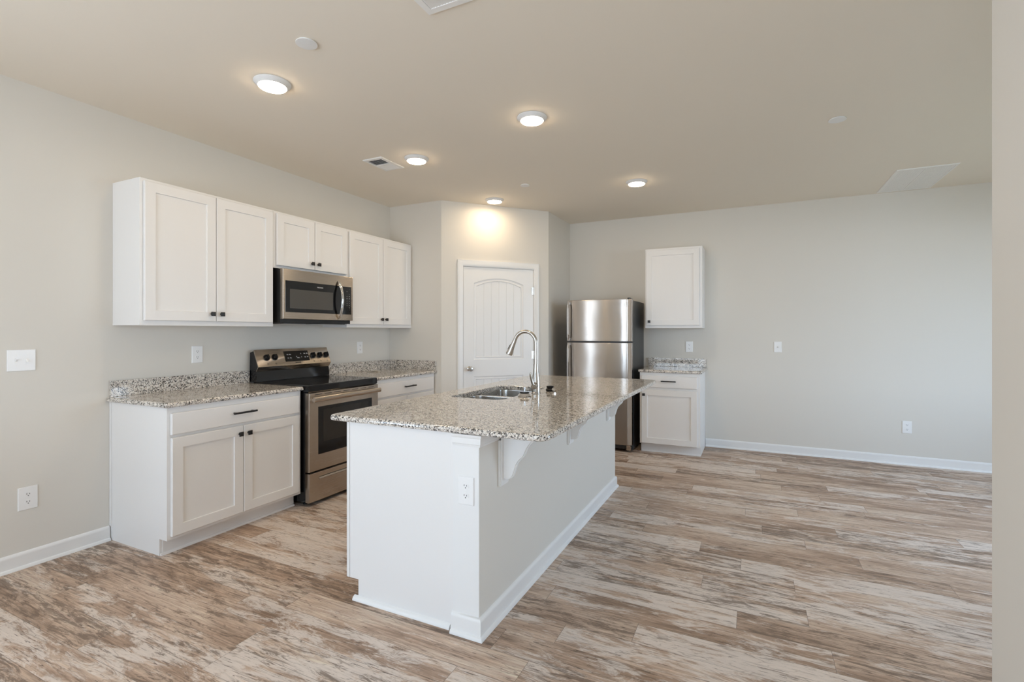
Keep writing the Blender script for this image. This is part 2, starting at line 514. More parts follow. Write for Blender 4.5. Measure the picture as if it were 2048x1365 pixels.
def window(n, axis, pos, a, c, z0, z1, split, sgn):
    w = bpy.data.objects.new('window_%d' % n, None); COL.objects.link(w); w['kind'] = 'structure'
    w.location = ((a + c) / 2, pos, z0) if axis == 'y' else (pos, (a + c) / 2, z0)

    def bx(b, p, q, d0, d1, zz0, zz1, bev=.003):
        d0, d1 = pos + sgn * d0, pos + sgn * d1
        b.box(p, q, d0, d1, zz0, zz1, bev) if axis == 'y' else b.box(d0, d1, p, q, zz0, zz1, bev)
    b = B(); t = .05
    bx(b, a, a + t, .03, .09, z0, z1); bx(b, c - t, c, .03, .09, z0, z1)
    bx(b, a + t, c - t, .03, .09, z0, z0 + t); bx(b, a + t, c - t, .03, .09, z1 - t, z1)
    if split == 'v': bx(b, (a + c) / 2 - .03, (a + c) / 2 + .03, .03, .09, z0 + t, z1 - t)
    else: bx(b, a + t, c - t, .03, .09, (z0 + z1) / 2 - .025, (z0 + z1) / 2 + .025)
    b.build('window_frame', M_TRIM, w)
    b = B(); bx(b, a + t, c - t, .058, .062, z0 + t, z1 - t, 0); b.build('window_pane', M_PANE, w, flat=True)


M_LIGHT_BLOCK = mat('light_block_dull', (.25, .23, .15), .9)  # dull tone so the added ground slab returns little light
b = B(); b.box(XFAR + .125, XFAR + 14, -6, 16, -.30, -.15); struct('light_block_ground', b, M_LIGHT_BLOCK, flat=True)  # unseen slab added to cut upward light through the far window
window(1, 'y', REAR, *WIN_REAR[0], 'h', -1)
window(2, 'y', REAR, *WIN_REAR[1], 'v', -1)
window(3, 'x', XFAR, *WIN_FAR[0], 'v', 1)
window(4, 'x', 0, *WIN_LEFT_ADDED[0], 'h', -1)  # added window, there only for the light it lets in

# ---------------------------------------------------------------- cabinet pieces (local frame: x across, -y to the room, z up)


def shaker(x0, x1, z0, z1, yb, stile=.062, t=.019):
    b = B()
    b.loft([rect_ring(x0, x1, z0, z1, i, y) for i, y in ((0, yb), (0, yb - t + .0025), (.0025, yb - t), (stile, yb - t), (stile + .0015, yb - t + .009))])
    return b


def slab_front(x0, x1, z0, z1, yb, t=.019):
    b = B(); b.loft([rect_ring(x0, x1, z0, z1, i, y) for i, y in ((0, yb), (0, yb - t + .003), (.003, yb - t))]); return b


def knob(parent, x, z, y):
    b = B(); b.lathe(((.009, y), (.0065, y - .003), (.006, y - .010), (.009, y - .015)), (x, 0, z), 16, 'y')
    h = .0145
    b.loft([rect_ring(x - h, x + h, z - h, z + h, i, yy) for i, yy in ((.003, y - .0135), (0, y - .017), (0, y - .022), (.002, y - .0245), (.006, y - .026))])
    tag(b.build('knob', M_BLACK, parent, local=True), 'black square knob')


def pull(parent, x, z, y, length=.165):
    b = B(); b.box(x - length / 2, x + length / 2, y - .034, y - .024, z - .006, z + .006, .001)
    for s in (-1, 1):
        b.box(x + s * length * .38 - .005, x + s * length * .38 + .005, y - .026, y, z - .005, z + .005)
    tag(b.build('handle', M_BLACK, parent, local=True), 'black bar pull')


def door_set(root, doors, z0, z1, kz, stile=.062, y=0.0, name='door'):
    for (x0, x1, kx) in doors:
        d = shaker(x0, x1, z0, z1, y - .001, stile).build(name, M_CAB, root, local=True)
        if kx is not None: knob(d, kx, kz, y - .020)


def wall_cabinet(label, loc, rz, w, d, h, doors, dz0, dz1, kz, filler=0):
    r = thing('wall_cabinet', label, 'cabinet', loc, rz)
    b = B()
    b.box(0, w, .001, d, .014, h, .0015)                       # carcass
    b.box(0, .016, .001, d, 0, .0145); b.box(w - .016, w, .001, d, 0, .0145)
    b.box(.016, w - .016, .001, .020, 0, .0145); b.box(.016, w - .016, d - .012, d, 0, .0145)
    if filler: b.box(w, w + filler, .004, .020, 0, h)
    b.build('cabinet_body', M_CAB, r, local=True)
    door_set(r, doors, dz0, dz1, kz)
    return r


def base_cabinet(label, loc, rz, w, d, drawers, doors, dz, kz, scribe=True, shoe=True):
    """drawers: (x0, x1, handle x, handle length)"""
    r = thing('base_cabinet', label, 'cabinet', loc, rz)
    b = B()
    b.box(.018, w - .018, .001, d, .1, .883)
    for x in (0, w - .018):
        b.prism(((x, .001, .1), (x, .075, .1), (x, .075, 0), (x, d, 0), (x, d, .883), (x, .001, .883)), (.018, 0, 0))
    b.build('cabinet_body', M_CAB, r, local=True)
    b = B(); b.box(.018, w - .018, .072, .085, 0, .1)
    if shoe: b.loft([[(x, .072, 0), (x, .060, 0), (x, .061, .006), (x, .065, .012), (x, .072, .014)] for x in (.002, w - .002)])
    b.build('toe_kick', M_CAB, r, local=True)
    if scribe:
        b = B(); b.box(-.006, 0, d - .02, d, .092, .883, .002); b.build('scribe_moulding', M_CAB, r, local=True)
    for (x0, x1, hx, hl) in drawers:
        q = slab_front(x0, x1, .722, .848, -.001).build('drawer', M_CAB, r, local=True); pull(q, hx, .794, -.020, hl)
    door_set(r, doors, dz[0], dz[1], kz)
    return r


RL = PI / 2
# left run of wall cabinets
UY = 1.748
wall_cabinet('white double-door wall cabinet left of the microwave, farthest left of the row', (.305, UY, 1.372), RL, 2.692 - UY, .304, .914,
             ((1.767 - UY, 2.2195 - UY, 2.188 - UY), (2.2245 - UY, 2.677 - UY, 2.256 - UY)), .031, .896, .082)
wall_cabinet('short white double-door wall cabinet directly above the microwave', (.305, 2.694, 1.836), RL, .784, .304, .450,
             ((2.716 - 2.694, 3.0885 - 2.694, 3.057 - 2.694), (3.0935 - 2.694, 3.466 - 2.694, 3.125 - 2.694)), .022, .432, .072, )
wall_cabinet('white double-door wall cabinet right of the microwave, beside the corner wall', (.305, 3.480, 1.372), RL, 4.43 - 3.48, .304, .914,
             ((3.500 - 3.48, 3.9625 - 3.48, 3.935 - 3.48), (3.9675 - 3.48, 4.412 - 3.48, 4.002 - 3.48)), .031, .896, .082, filler=.024)
# base cabinets on the left wall
LY = 1.735
base_cabinet('white base cabinet with one wide drawer and two doors, left of the range', (.61, LY, 0), RL, 2.690 - LY, .609,
             ((1.752 - LY, 2.666 - LY, 2.205 - LY, .168),), ((1.754 - LY, 2.2075 - LY, 2.180 - LY), (2.2125 - LY, 2.667 - LY, 2.244 - LY)), (.122, .702), .650)
base_cabinet('white base cabinet with drawer between the range and the corner wall', (.61, 3.480, 0), RL, 4.448 - 3.480, .609,
             ((3.50 - 3.48, 4.412 - 3.48, 3.985 - 3.48, .168),), ((3.50 - 3.48, 3.955 - 3.48, 3.93 - 3.48), (3.96 - 3.48, 4.412 - 3.48, 3.99 - 3.48)), (.122, .702), .650, scribe=False)
# cabinets on the back wall beside the fridge
wall_cabinet('small white single-door wall cabinet on back wall, beside the fridge', (2.572, D - .305, 1.372), 0, .622, .304, .914,
             ((.016, .594, .050),), .031, .892, .075)
base_cabinet('small white base cabinet with drawer and single door, right of the fridge', (2.572, D - .61, 0), 0, .628, .609,
             ((.020, .600, .310, .155),), ((.020, .600, .048),), (.108, .695), .640, scribe=False)


# ---------------------------------------------------------------- granite worktops
def slab(x0, x1, y0, y1, rad, hole=None, over=.0):
    b = B(); bm = b.bm
    prof = ((.008, .8845), (.0025, .888), (.0, .894), (.0, .901), (.003, .908), (.0075, .9125), (.013, .914))
    R = b.loft([rounded(x0, x1, y0, y1, z, rad, i) for i, z in prof], False, False)
    hb = ht = None
    if hole:
        Q = b.loft([rounded(*hole, z, .055, -i) for i, z in ((0, .8845), (0, .911), (.003, .914))], False, False); hb, ht = Q[0], Q[-1]
    for ring, h in ((R[0], hb), (R[-1], ht)):
        es = [bm.edges.get((ring[i], ring[(i + 1) % len(ring)])) for i in range(len(ring))]
        if h: es += [bm.edges.get((h[i], h[(i + 1) % len(h)])) for i in range(len(h))]
        bmesh.ops.triangle_fill(bm, edges=[q for q in es if q], use_beauty=True)
    return b


SD = .636
o = slab(.002, SD, 1.712, 2.699, (.002, .02, .003, .002)).build('worktop', M_GRANITE)
tag(o, 'speckled granite worktop with backsplash on the cabinet left of the range', 'worktop')
B().box(.002, .022, 1.730, 2.699, .9142, 1.016, .002).build('backsplash', M_GRANITE, o)
o = slab(.002, SD, 3.472, 4.4537, (.002, .003, .003, .002)).build('worktop', M_GRANITE)
tag(o, 'speckled granite worktop in the corner right of the range', 'worktop')
B().box(.002, .022, 3.472, 4.4537, .9142, 1.016, .002).build('backsplash', M_GRANITE, o)
B().box(.0225, SD - .004, 4.4335, 4.4537, .9142, 1.016, .002).build('backsplash', M_GRANITE, o)
o = slab(2.552, 3.225, D - .638, D - .002, (.025, .025, .002, .002)).build('worktop', M_GRANITE)
tag(o, 'small granite worktop with backsplash next to the fridge', 'worktop')
B().box(2.556, 3.214, D - .022, D - .002, .9142, 1.016, .002).build('backsplash', M_GRANITE, o)
IX0, IX1, IY0, IY1 = 1.772, 2.957, 1.848, 4.423
HOLE = (1.94, 2.32, 2.69, 3.44)
o = slab(IX0, IX1, IY0, IY1, (.03, .06, .06, .03), HOLE).build('worktop', M_GRANITE)
tag(o, 'long granite island worktop with a sink cut into it', 'worktop')

# ---------------------------------------------------------------- island
isl = thing('kitchen_island', 'white kitchen island with beige back wall and scrolled corbels', 'island', (2.25, 3.05, 0))
KX0, KX1, KY0, KY1 = 2.502, 2.636, 1.873, 4.222
CX0, CX1, CY0, CY1 = 1.864, 2.500, 1.902, 4.20
b = B(); b.box(CX0 + .001, CX0 + .02, CY0, CY1, .1, .883); b.box(CX0 + .075, CX0 + .09, CY0, CY1, 0, .1)
b.box(CX0 + .02, CX1, CY0, CY1, .1, .118); b.box(CX0 + .02, CX1, CY1 - .018, CY1, .118, .883); b.box(CX0 + .02, CX1, CY0, CY0 + .004, .118, .883)
b.build('cabinet_body', M_CAB, isl)
b = B(); b.prism(((CX0 + .020, CY0 - .017, .1), (CX0 + .075, CY0 - .017, .1), (CX0 + .075, CY0 - .017, 0), (CX1, CY0 - .017, 0), (CX1, CY0 - .017, .883), (CX0 + .020, CY0 - .017, .883)), (0, .016, 0))
b.box(CX0, CX0 + .0185, CY0 - .019, CY0, .1, .883, .0015)
b.build('end_panel', M_CAB, isl)
b = B(); b.box(CX1 - .016, CX1, CY0 - .024, CY0 - .018, .0, .883, .002); b.build('corner_batten', M_CAB, isl)
b = B(); b.loft([[(x, CY0 - .0175, 0), (x, CY0 - .036, 0), (x, CY0 - .035, .008), (x, CY0 - .028, .017), (x, CY0 - .0175, .022)] for x in (CX0 + .052, CX1 - .017)])
b.build('shoe_moulding', M_TRIM, isl)
b = B(); b.box(KX0, KX1, KY0, KY1, 0, .883, .002); b.build('half_wall', M_WALL, isl)
b = B(); b.box(KX0 + .001, KX1 - .0015, KY0 - .0015, KY0 - .0002, .09, .83, .0004); tag(b.build('end_board', M_TRIM, isl), 'white painted end board')
b = B()
CAPM = ((0, .828), (.005, .829), (.007, .838), (.010, .841), (.011, .866), (.016, .872), (.018, .883), (0, .883))
b.sweep(((KX0, KY0), (KX1, KY0), (KX1, KY1)), CAPM, -1); b.build('cap_moulding', M_TRIM, isl)
b = B(); b.sweep(((KX0 - .004, KY0), (KX1, KY0), (KX1, KY1), (KX0, KY1)), BB, -1); b.build('baseboard', M_TRIM, isl)
CP = [(2.656, .647), (2.668, .645), (2.684, .650), (2.695, .659), (2.702, .674), (2.709, .697), (2.719, .722), (2.733, .741), (2.748, .755), (2.757, .768), (2.764, .786), (2.778, .810), (2.798, .833), (2.820, .850), (2.838, .862), (2.848, .870), (2.850, .8845), (2.656, .8845)]


def smooth(pts, n=4):
    out = []
    for i in range(len(pts) - 1):
        p0, p1, p2, p3 = (Vector(pts[max(0, min(len(pts) - 1, i + k))]) for k in (-1, 0, 1, 2))
        for k in range(n):
            t = k / n
            out.append(.5 * ((2 * p1) + (p2 - p0) * t + (2 * p0 - 5 * p1 + 4 * p2 - p3) * t * t + (3 * p1 - p0 - 3 * p2 + p3) * t ** 3))
    out.append(Vector(pts[-1])); return out


CPS = smooth(CP[:16]) + [Vector(CP[16]), Vector(CP[17])]
for y in (2.046, 2.997, 3.93):
    b = B()
    # scrolled bracket with a thin bead along its middle
    b.loft([[(p.x, y + yy, p.y) for p in CPS] for yy in (.020, .058)])
    off = [Vector((p.x + .003, p.y - .003)) if i < len(CPS) - 2 else p for i, p in enumerate(CPS)]
    b.loft([[(p.x, y + yy, p.y) for p in off] for yy in (.032, .046)])
    c_ = b.build('corbel', M_TRIM, isl)
    b = B(); b.box(KX1 + .0005, KX1 + .014, y, y + .078, .612, .826, .001); b.box(KX1 + .014, KX1 + .020, y + .004, y + .074, .618, .8845, .002)
    b.build('back_plate', M_TRIM, c_)
# doors facing the range
for k, (p, q, kx) in enumerate(((1.92, 2.36, 2.33), (2.37, 2.79, 2.76), (2.80, 3.22, 2.83), (3.60, 4.18, 3.64))):
    b = B()
    b.loft([[(x, yy, z) for yy, z in ((p + i, .122 + i), (q - i, .122 + i), (q - i, .702 - i), (p + i, .702 - i))] for i, x in ((0, CX0), (0, CX0 - .017), (.0025, CX0 - .019), (.062, CX0 - .019), (.064, CX0 - .010))])
    d = b.build('door', M_CAB, isl)
    b = B(); b.box(CX0 - .042, CX0 - .019, kx - .013, kx + .013, .637, .663, .003); b.build('knob', M_BLACK, d)

# ---------------------------------------------------------------- sink, faucet, stoppers
sk = thing('kitchen_sink', 'stainless double-bowl sink set under the island worktop', 'sink', (2.13, 3.065, .69))
x0, x1, y0, y1 = HOLE
bowls = []
for (a, c, dep) in ((y0 - .006, 3.050, .195), (3.075, y1 + .006, .195)):
    b = B(); zt = .8825
    R = [rounded(x0 - .006, x1 + .006, a, c, z, .06, i) for i, z in ((-.016, zt), (0, zt), (.004, zt - .006), (.008, zt - .10), (.014, zt - .16), (.03, zt - .185), (.06, zt - dep))]
    b.loft(R, False, True)
    bo = b.build('bowl', M_SINK, sk, ang=50)
    b = B(); b.lathe(((.055, zt - dep + .001), (.052, zt - dep + .003), (.040, zt - dep + .0025), (.036, zt - dep + .001), (.01, zt - dep + .001)), (2.13, (a + c) / 2, 0), 28)
    b.build('drain', M_CHROME, bo)

FX, FY, FZ = 2.379, 3.096, .9142
fa = thing('kitchen_faucet', 'tall gooseneck pull-down faucet in brushed nickel behind the island sink', 'faucet', (FX, FY, FZ))
b = B(); b.lathe(((.031, 0), (.031, .004), (.029, .007), (.0285, .060), (.0275, .085), (.0235, .115), (.018, .150), (.0155, .180), (.015, .196), (.0135, .1965)), (FX, FY, FZ), 32)
b.build('body', M_NICKEL, fa)
path = [(FX, FY, FZ + .19), (FX, FY, FZ + .25), (FX, FY, FZ + .325)]
cxa, cza, ra = FX - .080, FZ + .338, .080
for k in range(1, 19):
    a = math.radians(160) * k / 18; path.append((cxa + ra * math.cos(a), FY, cza + ra * math.sin(a)))
dx, dz = path[-1][0] - path[-2][0], path[-1][2] - path[-2][2]; l = math.hypot(dx, dz); dx /= l; dz /= l
ex, ez = path[-1][0], path[-1][2]
path.append((ex + dx * .012, FY, ez + dz * .012))
b = B(); b.tube(path, .0125, 20); b.build('spout', M_NICKEL, fa)
hd = [(0, .0135), (.004, .0145), (.02, .0150), (.05, .0175), (.085, .0225), (.100, .0240), (.104, .0225)]
b = B(); b.tube([(ex + dx * (.012 + t), FY, ez + dz * (.012 + t)) for t, r in hd], [r for t, r in hd], 24)
hd_o = b.build('spray_head', M_NICKEL, fa)
nx, nz = dz, -dx
if nx > 0: nx, nz = -nx, -nz
b = B()
b.loft([[(ex + dx * (.012 + t) + nx * (r + .002), FY + w, ez + dz * (.012 + t) + nz * (r + .002)) for t, w, r in ((.035, -.006, .0160), (.035, .006, .0160), (.075, .007, .0210), (.075, -.007, .0210))],
        [(ex + dx * (.012 + t) + nx * (r - .004), FY + w, ez + dz * (.012 + t) + nz * (r - .004)) for t, w, r in ((.035, -.006, .0160), (.035, .006, .0160), (.075, .007, .0210), (.075, -.007, .0210))]])
tag(b.build('spray_button', M_RUBBER, hd_o), 'black spray button')
b = B(); b.tube(((FX, FY, FZ + .058), (FX + .004, FY - .028, FZ + .055), (FX + .006, FY - .052, FZ + .050), (FX + .0062, FY - .055, FZ + .0495)), (.021, .021, .020, .016), 24)
hv = [(FX + .004, FY - .046, FZ + .052), (FX - .003, FY - .052, FZ + .075), (FX - .008, FY - .060, FZ + .105), (FX - .010, FY - .066, FZ + .135), (FX - .010, FY - .068, FZ + .143)]
b.tube(hv, (.010, .0085, .0085, .0095, .005), 16)
b.build('lever_handle', M_NICKEL, fa)

# basket strainer by the near corner of the faucet
ss = thing('sink_strainer', 'chrome basket strainer with a black seal standing by the faucet base', 'sink strainer', (2.376, 2.915, FZ))
b = B(); b.lathe(((.034, 0), (.043, .002), (.044, .006), (.041, .010), (.034, .016), (.030, .020), (.012, .021)), (2.376, 2.915, FZ), 32); b.build('basket', M_CHROME, ss)
b = B(); b.lathe(((.030, .0205), (.031, .024), (.029, .029), (.010, .030)), (2.376, 2.915, FZ), 28); b.build('seal', M_RUBBER, ss)
b = B(); b.lathe(((.005, .029), (.005, .050), (.007, .052), (.007, .060), (.004, .062)), (2.376, 2.915, FZ), 14); b.build('stem', M_CHROME, ss)
rs = thing('sink_stopper', 'black rubber sink stopper lying right of the faucet', 'sink stopper', (2.425, 3.240, FZ))
b = B(); b.lathe(((.024, 0), (.030, .004), (.031, .014), (.027, .019), (.022, .021), (.024, .026), (.026, .033), (.024, .038), (.010, .040)), (2.425, 3.240, FZ), 28); b.build('cap', M_RUBBER, rs)
b = B(); b.tube(((2.452, 3.226, FZ + .016), (2.470, 3.218, FZ + .013)), (.012, .010), 14); b.build('chrome_tip', M_CHROME, rs)

# folded leaflet on the corner worktop
b = B(); b.box(-.045, .045, -.065, .065, 0, .002, .0006)
b.loft([[(-.045, -.065, .002), (-.045, .065, .002), (.043, .065, .012), (.043, -.065, .012)], [(-.045, -.065, .0035), (-.045, .065, .0035), (.043, .065, .0135), (.043, -.065, .0135)]])
o = b.build('leaflet', M_PAPER); o.location = (.15, 4.02, .9143); o.rotation_euler = (0, 0, .25)
tag(o, 'folded beige leaflet lying on the corner worktop', 'leaflet')

# ---------------------------------------------------------------- range
RY0, RY1 = 2.704, 3.466; RXF = .690
rg = thing('range_cooker', 'stainless steel and black electric range with glass cooktop', 'range', (.35, (RY0 + RY1) / 2, 0))
b = B(); b.box(.012, RXF - .045, RY0 + .002, RY1 - .002, .03, .865)
for x in (.08, RXF - .10):
    for y in (RY0 + .05, RY1 - .05): b.lathe(((.018, .001), (.018, .03)), (x, y, 0), 12)
b.build('body', M_GLOSS, rg)
b = B()
b.loft([[(x, y, z) for (x, y) in ((.06, RY0 + i), (RXF - .012 - i, RY0 + i), (RXF - .012 - i, RY1 - i), (.06, RY1 - i))] for i, z in ((.004, .866), (0, .872), (0, .912), (.003, .919), (.009, .922), (.016, .9215))])
b.build('cooktop', M_GLOSS, rg)
b = B()   # backguard: black lower part and side cheeks
prof = ((.012, .923), (.100, .923), (.098, .960), (.090, 1.010), (.112, 1.040), (.060, 1.174), (.016, 1.160))
b.prism([(x, RY0 + .001, z) for x, z in prof], (0, RY1 - RY0 - .002, 0))
bg = b.build('backguard', M_GLOSS, rg)
b = B()
o1 = [(.092, 1.006), (.120, 1.044), (.064, 1.183), (.058, 1.1765), (.1125, 1.0425), (.0905, 1.0115)]
b.prism([(x, RY0, z) for x, z in o1], (0, RY1 - RY0, 0)); b.build('control_panel', M_STEEL, bg)
sl = Vector((.064 - .120, 1.183 - 1.044)); sl.normalize(); nrm = Vector((sl.y, -sl.x))   # slope direction, outward normal in xz


def on_panel(y, s, out):
    """point on the slanted panel: s metres up the slope from its ridge, out along the normal"""
    return Vector((.120 + sl.x * s + nrm.x * out, y, 1.044 + sl.y * s + nrm.y * out))


for y in (2.800, 2.876, 3.277, 3.354, 3.430):
    b = B()
    b.tube([on_panel(y, .077, t) for t in (.0005, .004, .005, .020, .023)], (.0275, .0275, .0225, .0205, .017), 28)
    for sgn in (-1, 1):
        pass
    c0 = [on_panel(y + a, .077 + s_, .022) for a, s_ in ((-.006, -.021), (.006, -.021), (.006, .021), (-.006, .021))]
    c1 = [on_panel(y + a, .077 + s_, .033) for a, s_ in ((-.0045, -.019), (.0045, -.019), (.0045, .019), (-.0045, .019))]
    b.loft([c0, c1])
    k_ = b.build('control_knob', M_GLOSS, bg)
    b = B()
    for a in (-.0055, .0055):
        b.loft([[on_panel(y + a + d, .077 + s_, .0233) for d, s_ in ((-.0012, -.013), (.0012, -.013), (.0012, .013), (-.0012, .013))], [on_panel(y + a + d, .077 + s_, .0245) for d, s_ in ((-.0012, -.013), (.0012, -.013), (.0012, .013), (-.0012, .013))]])
    b.build('pointer_mark', M_CHROME, k_)
b = B()
q = [(2.975, .032), (3.230, .032), (3.230, .126), (2.975, .126)]
b.loft([[on_panel(y, s_, .0004) for y, s_ in q], [on_panel(y, s_, .0022) for y, s_ in q]]); dsp = b.build('display', M_GLOSS, bg)
for y, s_, w in ((3.000, .092, .018), (3.025, .092, .018), (3.000, .060, .016), (3.025, .060, .018), (3.092, .070, .010), (3.100, .058, .030), (3.145, .096, .008), (3.145, .064, .008), (3.180, .096, .018), (3.208, .096, .016), (3.180, .062, .016), (3.208, .064, .014)):
    b = B()
    # a two-line legend: a short line over a full one
    for dz_, wf in ((0, 1.0), (.0045, .7)):
        pts = ((y, s_ + dz_), (y + w * wf, s_ + dz_), (y + w * wf, s_ + dz_ + .0026), (y, s_ + dz_ + .0026))
        b.loft([[on_panel(yy, ss_, .0023) for yy, ss_ in pts], [on_panel(yy, ss_, .0026) for yy, ss_ in pts]])
    b.build('display_print', M_PRINT, dsp)
b = B()
Mt = Matrix.Identity(4)
p_ = on_panel(3.10, .019, .0006)
Mt = Matrix(((0, sl.x, nrm.x, p_.x), (1, 0, 0, p_.y), (0, sl.y, nrm.y, p_.z), (0, 0, 0, 1)))
b.text('FRIGIDAIRE', .0115, Mt); b.build('lettering', M_DARK, bg)
for y in (2.800, 2.876, 3.277, 3.354, 3.430):
    b = B()
    for a0, a1, s0, s1 in ((-.006, .006, .016, .0175), (-.006, .006, .0265, .028), (-.006, -.0045, .0175, .0265), (.0045, .006, .0175, .0265)):
        pts = ((y + a0, s0), (y + a1, s0), (y + a1, s1), (y + a0, s1))
        b.loft([[on_panel(yy, ss_, .0003) for yy, ss_ in pts], [on_panel(yy, ss_, .0008) for yy, ss_ in pts]])
    b.build('burner_print', M_DARK, bg)


def front_panel(y0, y1, z0, z1, xb, xf, bev=.006):
    """door-like panel facing +x with a softened rim"""
    b = B()
    b.loft([[(x, y, z) for y, z in ((y0 + i, z0 + i), (y1 - i, z0 + i), (y1 - i, z1 - i), (y0 + i, z1 - i))] for i, x in ((0, xb), (0, xf - bev), (bev * .3, xf - bev * .3), (bev, xf))])
    return b


od = front_panel(RY0, RY1, .262, .862, RXF - .043, RXF).build('oven_door', M_STEEL, rg)
b = B(); b.loft([[(x, y, z) for y, z in ((2.788 + i, .385 + i), (3.384 - i, .385 + i), (3.384 - i, .752 - i), (2.788 + i, .752 - i))] for i, x in ((0, RXF - .002), (0, RXF + .001), (.002, RXF + .002))])
ow = b.build('oven_window', M_GLOSS, od)
b = B(); b.box(RXF + .0021, RXF + .0026, 2.835, 3.337, .475, .728); b.build('inner_glass', M_INNER, ow)
b = B()   # bar handle
b.loft([[(RXF + .034 + .013 * math.cos(t) * (1 if abs(math.cos(t)) > 0 else 1), y, .815 + .020 * math.sin(t)) for t in [2 * PI * k / 16 for k in range(16)]] for y in (RY0 + .012, RY1 - .012)])
for y in (RY0 + .03, RY1 - .03): b.box(RXF - .001, RXF + .036, y - .016, y + .016, .800, .824, .003)
b.build('handle', M_STEEL, od)
b = B()
for k in range(7):
    y = RY0 + .05 + k * .098
    b.box(RXF - .0005, RXF + .0006, y, y + .07, .846, .850)
b.build('vent_slot', M_GLOSS, od)
rd = front_panel(RY0, RY1, .030, .250, RXF - .043, RXF).build('drawer', M_STEEL, rg)
b = B(); b.box(RXF - .001, RXF + .0008, 2.80, 3.37, .208, .2125); b.build('groove_shade_strip', M_DARK, rd)  # dark strip standing in for the shadow under the groove's top edge
b = B(); b.loft([[(RXF, y, .190), (RXF + .002, y, .191), (RXF + .006, y, .1955), (RXF, y, .2075)] for y in (2.795, 3.375)])
b.build('finger_groove', M_STEEL, rd)

# ---------------------------------------------------------------- microwave
MY0, MY1, MXF = 2.718, 3.474, .386
mw = thing('microwave_oven', 'stainless over-range microwave with black glass and curved handle', 'microwave', (.19, (MY0 + MY1) / 2, 1.40))
b = B(); b.box(.004, MXF - .034, MY0 + .002, MY1 - .002, 1.402, 1.826)
b.box(.03, MXF - .05, MY0 + .05, MY1 - .05, 1.396, 1.403); b.build('body', M_BLACK, mw)
mf = front_panel(MY0, MY1, 1.432, 1.830, MXF - .033, MXF, .005).build('front_frame', M_STEEL, mw)
b = B(); b.loft([[(x, y, z) for y, z in ((2.740 + i, 1.487 + i), (3.450 - i, 1.487 + i), (3.450 - i, 1.738 - i), (2.740 + i, 1.738 - i))] for i, x in ((0, MXF - .001), (0, MXF + .001), (.002, MXF + .002))])
mg = b.build('door_glass', M_GLOSS, mw)
b = B(); b.box(MXF + .0021, MXF + .0026, 2.780, 3.230, 1.518, 1.672); b.build('window_screen', M_SCREEN, mg)
b = B(); p_ = (MXF + .0022, 3.088, 1.704)
b.text('FRIGIDAIRE', .0125, Matrix(((0, 0, 1, p_[0]), (1, 0, 0, p_[1]), (0, 1, 0, p_[2]), (0, 0, 0, 1)))); b.build('lettering', M_PRINT, mg)
rowz = [1.715, 1.695, 1.672, 1.650, 1.630, 1.608, 1.588, 1.568, 1.548, 1.530]
keys = [('', '-'), ('o', ''), ('-', '--'), ('x', 'H'), ('H', 'H'), ('1', '2'), ('4', '5'), ('7', '8'), ('.', '0'), ('.', '--')]
for z, ks in zip(rowz, keys):
    for y, t in zip((3.398, 3.426), ks):
        if t: B().text(t, .012, Matrix(((0, 0, 1, MXF + .0022), (1, 0, 0, y), (0, 1, 0, z), (0, 0, 0, 1))), .0003).build('key_print', M_PRINT, mg)
b = B(); b.box(MXF - .001, MXF + .0006, 3.338, 3.3395, 1.437, 1.488); b.box(MXF + .0018, MXF + .0024, 3.338, 3.3395, 1.488, 1.737); b.build('door_gap', M_BLACK, mw)
b = B(); rings = []
for k in range(17):
    t = k / 16; z = 1.440 + .342 * t; out = .052 * math.sin(PI * t) ** .75 + .003; hw = .0125
    rings.append([(MXF + out - .0035, 3.297 - hw, z), (MXF + out + .0035, 3.297 - hw * .6, z), (MXF + out + .0035, 3.297 + hw * .6, z), (MXF + out - .0035, 3.297 + hw, z)])
b.loft(rings); b.build('handle', M_CHROME, mw, ang=60)
for q0, q1 in ((MY0 + .08, MY0 + .28), (MY1 - .28, MY1 - .08)):
    B().box(.05, MXF - .07, q0, q1, 1.393, 1.3958, .001).build('grease_filter', M_VENT, mw)

# ---------------------------------------------------------------- refrigerator
FX0, FX1, FYF = 1.756, 2.506, 5.454
fr = thing('refrigerator', 'stainless top-freezer refrigerator with dark grey sides', 'refrigerator', ((FX0 + FX1) / 2, 5.8, 0))
b = B(); b.box(FX0 + .004, FX1 - .004, FYF + .078, D - .03, .02, 1.680, .006)
b.box(FX0 + .02, FX1 - .02, FYF + .05, FYF + .08, .03, .085)
for x in (FX0 + .06, FX1 - .06): b.lathe(((.02, .001), (.02, .03)), (x, FYF + .10, 0), 12); b.lathe(((.02, .001), (.02, .03)), (x, D - .1, 0), 12)
b.build('body', M_DARK, fr)


def fridge_door(name, z0, z1):
    b = B(); n = 24; rings = []
    # convex plan section: front bows out and rolls back at the edges
    sec = [(FX0, FYF + .072), (FX0, FYF + .020)]
    for k in range(n + 1):
        t = -1 + 2 * k / n
        x = (FX0 + FX1) / 2 + t * (FX1 - FX0) / 2 * .992
        sec.append((x, FYF + .006 * t * t + .014 * abs(t) ** 14))
    sec += [(FX1, FYF + .020), (FX1, FYF + .072)]
    mx = (FX0 + FX1) / 2
    for i, z in ((.006, z0), (.001, z0 + .002), (0, z0 + .006), (0, z0 + .02), (0, z1 - .02), (0, z1 - .006), (.001, z1 - .002), (.006, z1)):
        rings.append([(mx + (x - mx) * (1 - i / .375), y + (i if y < FYF + .05 else 0), z) for x, y in sec])
    b.loft(rings); return b.build(name, M_FRIDGE, fr, ang=40)


d1 = fridge_door('freezer_door', 1.221, 1.692); d2 = fridge_door('fridge_door', .078, 1.207)
b = B(); b.box(FX0 + .012, FX1 - .012, FYF + .03, FYF + .079, 1.2065, 1.2215); b.build('door_gasket', M_BLACK, fr)


